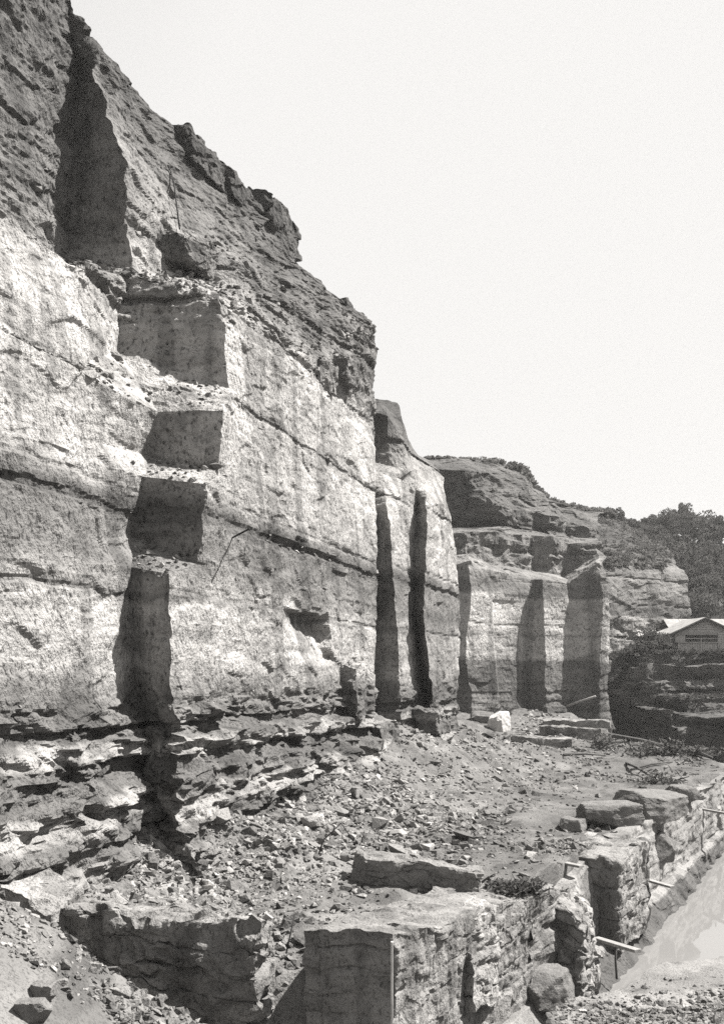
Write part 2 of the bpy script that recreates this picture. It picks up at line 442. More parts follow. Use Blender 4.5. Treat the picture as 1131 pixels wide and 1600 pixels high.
    # a worked-out hollow under an overhang, low on the big face
    wz = vnoise(P / .5, 301) * .08
    hol = np.clip((P[:, 1] - 23.8) / 3.2, 0, 1) ** .8 * (1 - sstep(26.9, 27.15, P[:, 1] + .5 * (P[:, 2] - 5) + wz * 4)) * np.clip((P[:, 2] - 4.0) / 1.1, 0, 1) * (1 - sstep(5.40, 5.44, P[:, 2] + wz * .5))
    hol2 = sstep(7.05, 7.1, dip(P)) * (1 - sstep(7.22, 7.26, dip(P))) * sstep(23.4, 23.7, P[:, 1]) * (1 - sstep(27.8, 28.4, P[:, 1]))
    amp = 1.0 - .46 * sstep(3.0, 3.6, P[:, 2]) + .15 * sstep(12.2, 13.0, P[:, 2]) + .5 * np.exp(-((P[:, 2] - 12.4) / .55) ** 2)
    fc = 1.0 - .32 * sstep(3.2, 3.8, P[:, 2]) * (1 - sstep(11.8, 12.6, P[:, 2]))
    Q = rock_disp(P, face=fc)
    Q = P + (Q - P) * amp[:, None]
    Q += ((fbm(P / .22, 3, 331) * .028 + facets(P / np.array([.5, .5, .2]), 333, .8) * .035) * sstep(12, 13.2, P[:, 2] + fbm(P / 1.5, 2, 335)) * np.clip(1.6 - .75 * T, .3, 1.2))[:, None] * OUT
    Q -= (hol * .65 + hol2 * .09)[:, None] * OUT
    # broken blocks that stand out of the face and along the skyline
    VV, FF, TT, n0 = [Q], [F], [T], len(Q)
    for (x0, x1, yt, yb, Y, dep, tone, skew) in CHUNKS:
        Y = Y + (.75 if yb < 620 else .45)
        a, b = P3(x0, yb, Y + skew), P3(x1, yb, Y)
        d = np.array([.3, 1, 0]) * dep
        ht = (yb - yt) / FPX * Y
        bot = [a, b, b + d, a + d]
        top = [q + np.array([-.06 * ht, .08 * ht, ht * k]) for q, k in zip(bot, (1, .93, 1.05, 1.1))]
        p_, f_ = hexa(bot + top, .055, .07)
        q_ = vec_disp(p_, 1.5, 1.3, 700)
        VV.append(q_); FF.append(f_ + n0); TT.append(np.full(len(q_), tone)); n0 += len(q_)
    Q, F, T = np.concatenate(VV), np.concatenate(FF), np.concatenate(TT)
    o = mesh_obj('cliff', Q, F, M_CLIFF, tone=albedo(Q, T))
    # level spots on the ledges, where broken stone gathers
    m = len(o.data.polygons); nm = np.zeros(m * 3, np.float32); ce = np.zeros(m * 3, np.float32)
    o.data.polygons.foreach_get('normal', nm); o.data.polygons.foreach_get('center', ce)
    nm, ce = nm.reshape(-1, 3), ce.reshape(-1, 3)
    ok = np.where((np.abs(nm[:, 2]) > .7) & (ce[:, 2] > 3.2) & (ce[:, 2] < 15.5) & (ce[:, 0] > -9))[0]
    tag(o, kind='structure')
    return ce[RNG.choice(ok, min(3800, len(ok)), replace=False)]
LEDGE = near_cliff()

def buttress():
    rows, tn = [], []
    def row(pts, t): rows.append(pts); tn.append([t] * len(pts) if not isinstance(t, list) else t)
    def mk(y, xs, o=0.0):
        a, b, c, d, e = xs
        return [P3(a, y, 33.2), V('L3', b, y, o=o), V('L3', (b + c) / 2, y, o=o), V('L3', c, y, o=o), V('L4', d, y, o=o), V('L4', (d + e) / 2, y, o=o), V('L4', e, y, o=o)]
    def bk(r): return r + [r[-1] + np.array([-.6, 4.0, 0]), r[-1] + np.array([-3, 12.0, 0])]
    row(bk(mk(1215, (572, 632, 672, 680, 728), .5)), .9)
    row(bk(mk(1140, (572, 630, 668, 678, 718), .2)), .9)
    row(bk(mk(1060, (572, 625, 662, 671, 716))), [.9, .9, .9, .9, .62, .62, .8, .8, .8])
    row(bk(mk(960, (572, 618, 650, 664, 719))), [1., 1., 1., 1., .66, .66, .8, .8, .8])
    row(bk(mk(950, (572, 617, 649, 665, 718))), 1.05)
    row(bk(mk(860, (572, 612, 648, 668, 711))), 1.05)
    row(bk(mk(788, (572, 604, 651, 666, 700))), 1.05)
    row(bk([P3(572, 735, 33.6), P3(600, 742, 33.6), P3(625, 748, 34.4), P3(650, 752, 35.6), P3(664, 752, 36.6), P3(680, 748, 38.2), P3(692, 746, 39.8)]), 1.0)
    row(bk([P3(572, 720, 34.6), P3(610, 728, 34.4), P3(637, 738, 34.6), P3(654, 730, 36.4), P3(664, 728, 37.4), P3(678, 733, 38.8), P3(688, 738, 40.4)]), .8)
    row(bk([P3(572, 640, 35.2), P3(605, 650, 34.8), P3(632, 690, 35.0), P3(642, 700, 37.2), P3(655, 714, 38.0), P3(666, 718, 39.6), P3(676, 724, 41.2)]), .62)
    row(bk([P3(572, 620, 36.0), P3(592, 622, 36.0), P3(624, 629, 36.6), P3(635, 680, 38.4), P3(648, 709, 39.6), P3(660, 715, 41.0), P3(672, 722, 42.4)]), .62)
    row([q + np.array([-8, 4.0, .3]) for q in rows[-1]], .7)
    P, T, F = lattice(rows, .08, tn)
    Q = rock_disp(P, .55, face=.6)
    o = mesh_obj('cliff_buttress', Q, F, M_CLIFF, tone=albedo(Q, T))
    return tag(o, kind='structure')
buttress()

def far_cliff():
    m = 1.0
    def FP(K, px, y): a = (px - CX) / FPX; Y = K / (a - m); return P3(px, y, Y)
    A, B, C = -51.4, -50.2, -48.0
    rows, tn = [], []
    def row(ys, xs, push, t):
        # columns: hidden, shaded return, face 1 ..., return, face 3, return, sliver, back
        ks = [None, A, A, A - .35, A - .35, B, B, C, C]
        r = []
        for i, (x, y) in enumerate(zip(xs, ys)):
            r.append(None if ks[i] is None else FP(ks[i] - push, x, y))
        r[0] = P3(xs[0], ys[0], r[1][1] + .9)
        r.append(r[-1] + np.array([-1.0, 5, 0])); r.append(r[-1] + np.array([-6, 16, 0]))
        rows.append(r); tn.append(t if isinstance(t, list) else [t] * 11)
    row([1140] * 9, (700, 738, 780, 782, 830, 858, 900, 942, 962), -.6, .75)
    row([1088, 1092, 1092, 1092, 1092, 1095, 1098, 1085, 1080], (700, 738, 778, 780, 824, 854, 892, 938, 950), 0, .75)
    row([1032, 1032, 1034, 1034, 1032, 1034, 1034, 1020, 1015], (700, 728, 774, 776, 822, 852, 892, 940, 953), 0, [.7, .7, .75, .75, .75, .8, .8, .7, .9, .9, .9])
    row([1026, 1026, 1028, 1028, 1026, 1028, 1028, 1014, 1009], (700, 728, 774, 776, 822, 852, 892, 940, 953), 0, 1.15)
    row([930, 930, 926, 926, 930, 934, 935, 925, 925], (700, 736, 769, 772, 828, 852, 891, 943, 950), 0, 1.1)
    row([920, 905, 915, 918, 915, 922, 925, 910, 910], (700, 737, 768, 771, 828, 851, 889, 941, 949), .2, .8)
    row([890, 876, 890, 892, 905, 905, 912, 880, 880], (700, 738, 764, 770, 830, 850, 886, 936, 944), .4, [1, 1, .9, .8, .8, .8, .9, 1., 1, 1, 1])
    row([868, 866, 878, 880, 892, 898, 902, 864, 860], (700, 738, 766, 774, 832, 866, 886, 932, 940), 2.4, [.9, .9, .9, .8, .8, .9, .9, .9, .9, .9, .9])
    row([834, 832, 832, 832, 836, 838, 850, 850, 846], (700, 736, 768, 778, 832, 864, 888, 930, 938), 2.7, .8)
    row([824, 822, 824, 824, 828, 836, 842, 842, 840], (720, 802, 815, 822, 840, 862, 886, 922, 934), 5.2, .75)
    row([790, 790, 796, 798, 800, 806, 814, 826, 824], (700, 778, 800, 812, 838, 858, 886, 918, 932), 5.5, .7)
    row([765, 762, 776, 780, 790, 798, 806, 816, 816], (680, 745, 792, 808, 838, 858, 886, 918, 932), 7.4, .6)
    row([732, 735, 748, 756, 772, 785, 795, 806, 806], (672, 720, 790, 815, 842, 860, 888, 920, 935), 8.2, .58)
    row([716, 717, 722, 731, 750, 776, 788, 796, 796], (650, 720, 785, 822, 832, 850, 882, 920, 938), 12.0, .5)
    rows.append([q + np.array([-14, 16.0, 1.0]) for q in rows[-1]]); tn.append([.5] * 11)
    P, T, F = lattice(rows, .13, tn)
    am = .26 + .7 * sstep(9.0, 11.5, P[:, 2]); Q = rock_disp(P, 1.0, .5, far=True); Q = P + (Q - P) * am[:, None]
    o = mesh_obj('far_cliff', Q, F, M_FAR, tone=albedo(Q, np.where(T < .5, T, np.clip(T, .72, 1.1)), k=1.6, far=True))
    tag(o, kind='structure')
    # the furthest spur behind it
    rows, tn = [], []
    for (ys, push, t, xs) in (([1070, 1070, 1070, 1060, 1060], 0, .8, (935, 960, 1000, 1040, 1082)), ([985, 990, 990, 985, 985], 0, .8, (935, 955, 1000, 1040, 1078)), ([965, 968, 966, 966, 966], 0, .6, (935, 955, 1000, 1040, 1078)),
                              ([930, 930, 925, 925, 925], .4, .75, (930, 950, 1000, 1045, 1076)), ([905, 895, 895, 898, 900], 1.2, .75, (930, 950, 995, 1040, 1070)),
                              ([878, 872, 866, 874, 884], 3.0, .6, (925, 945, 990, 1030, 1056)), ([840, 838, 840, 855, 870], 7, .45, (920, 940, 980, 1022, 1048)), ([812, 812, 818, 842, 860], 11, .42, (915, 940, 975, 1014, 1042))):
        r = []
        for i, (x, y) in enumerate(zip(xs, ys)):
            Y = 80 + .05 * (x - 955) / 1.0 + push * 1.2
            r.append(P3(x, y, Y))
        r.append(r[-1] + np.array([-.5, 6, 0])); r.append(r[-1] + np.array([-6, 20, 0]))
        rows.append(r); tn.append([t] * 7)
    rows.append([q + np.array([-8, 20.0, .5]) for q in rows[-1]]); tn.append([.4] * 7)
    P, T, F = lattice(rows, .16, tn)
    Q = rock_disp(P, .6, .5, far=True)
    o = mesh_obj('far_spur', Q, F, M_FAR, tone=albedo(Q, np.where(T < .5, T, np.clip(T, .72, 1.1)), k=1.6, far=True))
    return tag(o, kind='structure')
far_cliff()

def ground():
    na, ny = 760, 640
    a = np.linspace(-.62, .62, na)
    Y = np.geomspace(6.0, 92, ny)
    A, YY = np.meshgrid(a, Y)
    X, Yf = (A * YY).ravel(), YY.ravel()
    z = ground_h(X, Yf)
    p = np.stack([X, Yf, z], 1)
    s = X - cliff_x(Yf)
    # small relief: clods on the scree, smoother on the floor
    rub = np.clip(1.3 - s / 5.5, .25, 1)
    p[:, 2] += (fbm(p / .16, 2, 111) * .035 + np.abs(vnoise(p / .33, 113)) * .06) * rub
    tone = .76 - .15 * sstep(40, 46, Yf) - .17 * sstep(3.0, 6.0, s + fbm(p / 1.5, 3, 117) * 1.2) * sstep(14, 19, Yf) + .3 * (p[:, 2] < -.9)
    F = grid_faces(ny, na)
    o = mesh_obj('quarry_floor', p, F, M_GROUND, tone=albedo(p, tone, False, .2))
    tag(o, kind='structure')
    # the wide country beyond: one sheet to the horizon, below the quarry
    r = 3000.0
    e = mesh_obj('ground', [(-r, -r, -9), (r, -r, -9), (r, r, -9), (-r, r, -9)], [(0, 1, 2, 3)], M_GROUND, tone=[.1] * 4)
    tag(e, kind='structure')
ground()

def bank_wall():
    rows = []
    ys = [16.6, 17.0, 17.4, 17.8, 18.2, 20, 22, 25, 28, 32, 37.5, 44, 52, 62]
    tops = [-.5, -.45, -.4, -.35, -.3, -.1, 0, .05, .05, .0, 0, 0, 0, 0]
    for dx, z in ((-.5, None), (0, None), (.08, -.9), (.12, -1.72), (.3, -1.78), (.34, -2.6), (.4, -4.5)):
        rows.append([np.array([float(wline(np.array(y))) + dx + (float(np.interp(y, [13, 20, 26, 31, 40], [1.2, .9, .45, .1, .1])) if z is not None and z < -2 else 0), y, (tops[i] - (.0 if dx == 0 else .02)) if z is None else z]) for i, y in enumerate(ys)])
    P, T, F = lattice(rows, .06)
    F = F[:, ::-1]
    Q = rock_disp(P, .62, .5, low_beds=.2, face=.9)
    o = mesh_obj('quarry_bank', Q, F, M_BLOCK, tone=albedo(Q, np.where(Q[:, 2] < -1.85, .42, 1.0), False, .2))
    return tag(o, kind='structure')
bank_wall()

def water():
    t = NT('still_water')
    t.b.inputs['Base Color'].default_value = g3(.14)
    t.b.inputs['Roughness'].default_value = .03
    t.b.inputs['Specular IOR Level'].default_value = .5
    t.b.inputs['IOR'].default_value = 1.33
    t.bump(t.noise(3.0, 2, .5), .012, .02)
    n = 24
    xs, ys = np.linspace(0, 60, n), np.linspace(10, 75, n)
    X, Y = np.meshgrid(xs, ys)
    p = np.stack([X.ravel(), Y.ravel(), np.full(n * n, -2.3)], 1)
    o = mesh_obj('water', p, grid_faces(n, n), t.m)
    return tag(o, kind='structure')
water()

# ------------------------------------------------------------------ land beyond the pit
def house_bench():
    cols = [(905, 80), (938, 70), (955, 69), (980, 68), (1010, 67), (1055, 66.5), (1131, 66), (1300, 63)]
    rows, tn = [], []
    tz = [.2, 1.6, 2.8, 4.0, 4.85, 4.9, 4.9, 4.9]
    rows.append([np.array([(px - CX) / FPX * (Y + 40), Y + 40, z + .3]) for (px, Y), z in zip(cols, tz)]); tn.append([.3] * 8)
    rows.append([P3(px, 1040, Y) + np.array([0, 0, z - H]) for (px, Y), z in zip(cols, tz)]); tn.append([.35] * 8)
    for dy, z, t in ((-.2, 4.1, .4), (-.9, 4.0, .55), (-1.0, 3.1, .36), (-1.7, 3.0, .55), (-1.8, 2.0, .4), (-3.0, 1.9, .6), (-3.1, 1.05, .32), (-5.2, .95, .55), (-5.3, .1, .3), (-6.0, 0, .5), (-6.1, -1.2, .28), (-6.2, -5, .25)):  # row tones paint sun on the ledge lips and shade on the risers
        r = []
        for (px, Y), zt in zip(cols, tz):
            f = 1 if px > 950 else .25
            f *= 1 + .35 * math.sin(px * .071 + z * 2.1); z_ = z + .22 * math.sin(px * .043 + z * 3.7)
            r.append(np.array([(px - CX) / FPX * Y + (0 if px > 990 else -.2 * dy), Y + dy * f, min(z_, zt - .1)]))
        rows.append(r); tn.append([t] * 8)
    P, T, F = lattice(rows, .15, tn)
    F = F[:, ::-1]
    Q = rock_disp(P, 1.5, 1.2)
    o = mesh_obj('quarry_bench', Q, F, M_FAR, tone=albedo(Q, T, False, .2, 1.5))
    return tag(o, kind='structure')
house_bench()

def t_foliage(name, v):
    t = NT(name)
    n = t.noise(.6, 2, .6)
    t.grey(t.math('MULTIPLY', t.rng(n, .3, .7, .8, 1.3), v))
    tr = t.n.new('ShaderNodeBsdfTranslucent'); mx = t.n.new('ShaderNodeMixShader'); mx.inputs[0].default_value = .5
    t.l.new(t.b.inputs['Base Color'].links[0].from_socket, tr.inputs['Color'])
    t.l.new(t.b.outputs[0], mx.inputs[1]); t.l.new(tr.outputs[0], mx.inputs[2]); t.l.new(mx.outputs[0], t.out.inputs[0])
    return t.m
M_LEAF = t_foliage('dark_foliage', .06)
M_LEAF2 = t_foliage('dry_foliage', .10)
M_HILL = rock_material('wooded_soil', .08, k=2.0)
M_BARK = rock_material('bark', .06, k=.6)

def hill_h(X, Y):
    p = np.stack([X, Y, 0 * X], 1)
    u = X / Y
    top = np.interp(u, [.2, .24, .28, .32, .36, .45, .7], [21.6, 21.8, 20.4, 18.9, 18.0, 17, 16])
    return 5 + (top - 5) * sstep(82, 116, Y - 20 * np.clip(u - .33, 0, .2)) + fbm(p / 6, 3, 401) * .6

def hillside():
    a = np.linspace(.17, .95, 120); Y = np.geomspace(80, 260, 90)
    A, YY = np.meshgrid(a, Y); X = (A * YY).ravel(); Yf = YY.ravel()
    o = mesh_obj('hillside', np.stack([X, Yf, hill_h(X, Yf)], 1), grid_faces(90, 120), M_HILL, smooth=True)
    return tag(o, kind='structure')
hillside()

def leaf_cloud(cen, rad, n, size, seed, lumps=14, lr0=.28, lr1=.5, far=.8):
    """leaf-sized faces in clumps through a crown's volume"""
    r = np.random.default_rng(seed)
    d = r.normal(size=(lumps, 3)); d /= np.linalg.norm(d, axis=1)[:, None]
    lc = d * (r.uniform(.25, far, (lumps, 1))) * rad
    lr = r.uniform(lr0, lr1, lumps)
    k = r.integers(0, lumps, n)
    q = r.normal(size=(n, 3)); q /= np.linalg.norm(q, axis=1)[:, None]
    c = cen + lc[k] + q * (r.uniform(.45, 1.0, (n, 1)) ** .6) * lr[k][:, None] * rad
    u = r.normal(size=(n, 3)); u /= np.linalg.norm(u, axis=1)[:, None]
    v = np.cross(u, r.normal(size=(n, 3))); v /= np.linalg.norm(v, axis=1)[:, None] + 1e-6
    s = (size * r.uniform(.6, 1.4, n))[:, None]
    P = np.stack([c - u * s, c + v * s * .6, c + u * s, c - v * s * .6], 1).reshape(-1, 3)
    return P, np.arange(4 * n).reshape(n, 4)

def tube(pts, rad, seg=6):
    pts = np.array(pts, float); rad = np.broadcast_to(np.array(rad, float), (len(pts),))
    V, n = [], len(pts)
    for i in range(n):
        t = pts[min(i + 1, n - 1)] - pts[max(i - 1, 0)]; t /= np.linalg.norm(t) + 1e-9
        a = np.cross(t, [0.31, .87, .4]); a /= np.linalg.norm(a) + 1e-9; b = np.cross(t, a)
        an = np.arange(seg) / seg * 2 * math.pi
        V.append(pts[i] + rad[i] * (np.cos(an)[:, None] * a + np.sin(an)[:, None] * b))
    V = np.concatenate(V)
    F = []
    for i in range(n - 1):
        for j in range(seg):
            F.append((i * seg + j, i * seg + (j + 1) % seg, (i + 1) * seg + (j + 1) % seg, (i + 1) * seg + j))
    c0 = len(V); V = np.concatenate([V, pts[:1], pts[-1:]])
    for j in range(seg):
        F.append((c0, (j + 1) % seg, j, c0)); F.append((c0 + 1, (n - 1) * seg + j, (n - 1) * seg + (j + 1) % seg, c0 + 1))
    return V, [f for f in F]

def tube_obj(name, pts, rad, mat, parent=None, seg=6):
    Vt, F = tube(pts, rad, seg)
    me = bpy.data.meshes.new(name)
    me.from_pydata([tuple(v) for v in Vt], [], [tuple(dict.fromkeys(f)) for f in F])
    me.materials.append(mat)
    for p in me.polygons: p.use_smooth = True
    o = bpy.data.objects.new(name, me); COL.objects.link(o); o.parent = parent
    return o

def join_tubes(name, lst, mat, parent=None, seg=5):
    VV, FF, n = [], [], 0
    for pts, rad in lst:
        v, f = tube(pts, rad, seg); VV.append(v); FF += [tuple(x + n for x in dict.fromkeys(q)) for q in f]; n += len(v)
    me = bpy.data.meshes.new(name)
    me.from_pydata([tuple(v) for v in np.concatenate(VV)], [], FF); me.materials.append(mat)
    o = bpy.data.objects.new(name, me); COL.objects.link(o); o.parent = parent
    return o

def empty(name, loc, label=None, cat=None, group=None):
    o = bpy.data.objects.new(name, None); COL.objects.link(o); o.location = loc; o.empty_display_size = .2
    return tag(o, label, cat, group)

def tree(px, py_top, Y, w, label, seed, squash=.8):
    X = (px - CX) / FPX * Y
    ztop = H + (HY - py_top) / FPX * Y
    zb = float(hill_h(np.array([X]), np.array([Y]))[0]) - .3
    h = ztop - zb
    t = empty('tree', (X, Y, zb), label, 'tree', 'trees on the wooded skyline')
    rz = min(w * squash, h * .46)
    c = np.array([0, 0, h - rz * 1.05])
    r = random.Random(seed)
    limbs = [([(0, 0, -.2), (.1, .05, h * .3), (.05, -.1, h - rz)], [.28, .2, .1])]
    for k in range(6):
        a = r.uniform(0, 6.28); zz = h * r.uniform(.25, .5)
        limbs.append(([(0.05, 0, zz), (math.cos(a) * w * .35, math.sin(a) * w * .35, zz + rz * .5), (math.cos(a) * w * .6, math.sin(a) * w * .6, zz + rz * r.uniform(.7, 1.1))], [.11, .07, .03]))
    join_tubes('trunk', limbs, M_BARK, t)
    P, F = leaf_cloud(c, np.array([w, w, rz]), 5200, .13, seed, 30, .17, .34, 1.0)
    mesh_obj('crown', P, F, M_LEAF, t)
    return t
tree(1042, 788, 116, 2.6, 'broad rounded tree on the ridge, the left one of the two tallest crowns', 1)
tree(1083, 790, 116, 3.6, 'widest domed tree on the ridge above the cabin', 2)
tree(1066, 786, 122, 1.3, 'slim upright treetop between the two broad ridge trees', 3, 1.4)
tree(1012, 808, 118, 1.8, 'smaller low tree at the left end of the ridge trees', 4)
tree(1124, 806, 118, 1.9, 'tree cut by the right edge of the picture on the ridge', 5)
tree(1106, 806, 121, 2.2, 'tree behind the domed crown, near the right edge of the ridge', 6)

def woodland():
    r = np.random.default_rng(5)
    PP, FF, n = [], [], 0
    for i in range(420):
        Y = r.uniform(84, 124); u = r.uniform(.23, .50)
        if u < .345 and Y < 98 + 0: continue
        X = u * Y
        z = float(hill_h(np.array([X]), np.array([Y]))[0])
        w = r.uniform(1.0, 2.1)
        if Y > 108: w *= .6
        P, F = leaf_cloud(np.array([X, Y, z + w * .5]), np.array([w, w, w * .9]), 640, .14, 1000 + i, 11, .2, .4, 1.0)
        PP.append(P); FF.append(F + n); n += len(P)
    o = mesh_obj('woodland', np.concatenate(PP), np.concatenate(FF), M_LEAF)
    tag(o, 'dark mass of woodland covering the hillside behind the cabin', 'woodland', kind='stuff')
    PP, FF, n = [], [], 0
    # rough growth on the slope of the furthest spur
    for i in range(300):
        px, py = r.uniform(930, 1046), r.uniform(812, 884)
        if py < np.interp(px, [930, 975, 1014, 1046], [812, 818, 842, 862]): continue
        push = np.interp(py, [820, 845, 872, 890], [11, 7, 3, 1.4])
        q = P3(px, py, 80 + .05 * (px - 955) + push * 1.2 - .4); w = r.uniform(.3, .8)
        P, F = leaf_cloud(q, np.array([w * 1.2, w, w * .6]), 90, .1, 7000 + i, 6)
        PP.append(P); FF.append(F + n); n += len(P)
    # scrub along the top of the far cliff
    for i in range(420):
        f = r.uniform(0, 1)
        px = 660 + 300 * f
        py = np.interp(px, [660, 700, 780, 820, 832, 850, 882, 920, 960], [717, 716, 721, 731, 750, 776, 788, 796, 797])
        Y = np.interp(px, [660, 735, 775, 825, 892, 960], [72, 72.5, 74, 76.5, 78, 80]) + r.uniform(-1.5, 3)
        q = P3(px, py + r.uniform(-1, 9), Y)
        w = r.uniform(.2, .5)
        P, F = leaf_cloud(q, np.array([w, w, w * .7]), 70, .09, 3000 + i, 5)
        PP.append(P); FF.append(F + n); n += len(P)
    o = mesh_obj('scrub', np.concatenate(PP), np.concatenate(FF), M_LEAF2)
    tag(o, 'low dark scrub growing along the top of the far cliff', 'scrub', kind='stuff')
    PP, FF, n = [], [], 0
    for i in range(260):                                  # weeds over the bench below the cabin
        px = r.uniform(936, 1150)
        zt = float(np.interp(px, [938, 955, 980, 1010, 1150], [1.6, 2.8, 4.0, 4.85, 4.9])); Y = float(np.interp(px, [938, 980, 1010, 1131], [70, 68, 67, 66]))
        q = np.array([(px - CX) / FPX * Y, Y + r.uniform(-.4, 2.5), zt + .05])
        if px < 1015: q[2] -= r.uniform(0, 1.0) * (zt > 2); q[1] -= .5
        elif r.uniform() < .35: q = np.array([(px - CX) / FPX * 63, r.uniform(62.2, 64.5), 1.95])
        w = r.uniform(.15, .45)
        P, F = leaf_cloud(q, np.array([w * 1.3, w, w * .8]), 60, .07, 5000 + i, 5)
        PP.append(P); FF.append(F + n); n += len(P)
    o = mesh_obj('weeds', np.concatenate(PP), np.concatenate(FF), M_LEAF)
    tag(o, 'dark weeds growing over the bench and slope below the cabin', 'weeds', kind='stuff')
woodland()

def bush(px, py, Y, w, h, label, seed, n=900):
    q = P3(px, py, Y)
    t = empty('bush', q, label, 'bush', 'bushes around the cabin')
    join_tubes('stem', [([(0, 0, -.3), (random.uniform(-.2, .2), 0, h * .5), (random.uniform(-.3, .3), 0, h * .9)], [.05, .03, .015]) for _ in range(4)], M_BARK, t)
    P, F = leaf_cloud(np.array([0, 0, h * .5]), np.array([w, w, h * .6]), n, .09, seed, 12)
    mesh_obj('foliage', P, F, M_LEAF, t)
bush(1026, 1018, 69.5, 1.5, 2.0, 'tallest dark bush beside the left wall of the cabin', 51, 1400)
bush(1002, 1024, 68.3, 1.2, 1.1, 'low bush on the bench edge left of the tall bush', 52)
bush(975, 1034, 68, 1.3, 1.0, 'bush on the dark slope nearest the far cliff', 53)
bush(1046, 1022, 68, .6, .7, 'small bush at the corner of the cabin fence', 54)
bush(1128, 1034, 66.2, 1.0, .7, 'bush hanging over the bench edge at the right', 55)

# ------------------------------------------------------------------ cabin
M_WOODP = rock_material('weathered_board', .36, k=.5, bump=.3, speck=.4)
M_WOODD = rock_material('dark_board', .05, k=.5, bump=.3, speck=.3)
M_ROOF = rock_material('pale_roof_sheet', .27, k=1.0, bump=.2, speck=.2)
def box_obj(name, lo, hi, mat, parent=None, rot=None, bev=.0, loc=None):
    bm = bmesh.new()
    bmesh.ops.create_cube(bm, size=1)
    for v in bm.verts:
        v.co = Vector(((v.co.x + .5) * (hi[0] - lo[0]) + lo[0], (v.co.y + .5) * (hi[1] - lo[1]) + lo[1], (v.co.z + .5) * (hi[2] - lo[2]) + lo[2]))
    if bev: bmesh.ops.bevel(bm, geom=bm.edges[:], offset=bev, segments=1, affect='EDGES')
    me = bpy.data.meshes.new(name); bm.to_mesh(me); bm.free(); me.materials.append(mat)
    o = bpy.data.objects.new(name, me); COL.objects.link(o); o.parent = parent
    if rot: o.rotation_euler = rot
    if loc: o.location = loc
    return o
def poly_obj(name, pts, thick, mat, parent=None):
    """a flat plate from points, given a thickness vector"""
    n = len(pts); t = Vector(thick)
    vs = [Vector(p) for p in pts] + [Vector(p) + t for p in pts]
    fs = [tuple(range(n)), tuple(reversed(range(n, 2 * n)))] + [(i, i + n, (i + 1) % n + n, (i + 1) % n) for i in range(n)]
    me = bpy.data.meshes.new(name); me.from_pydata(vs, [], fs)
    bm = bmesh.new(); bm.from_mesh(me); bmesh.ops.recalc_face_normals(bm, faces=bm.faces); bm.to_mesh(me); bm.free()
    me.materials.append(mat)
    o = bpy.data.objects.new(name, me); COL.objects.link(o); o.parent = parent
    return o

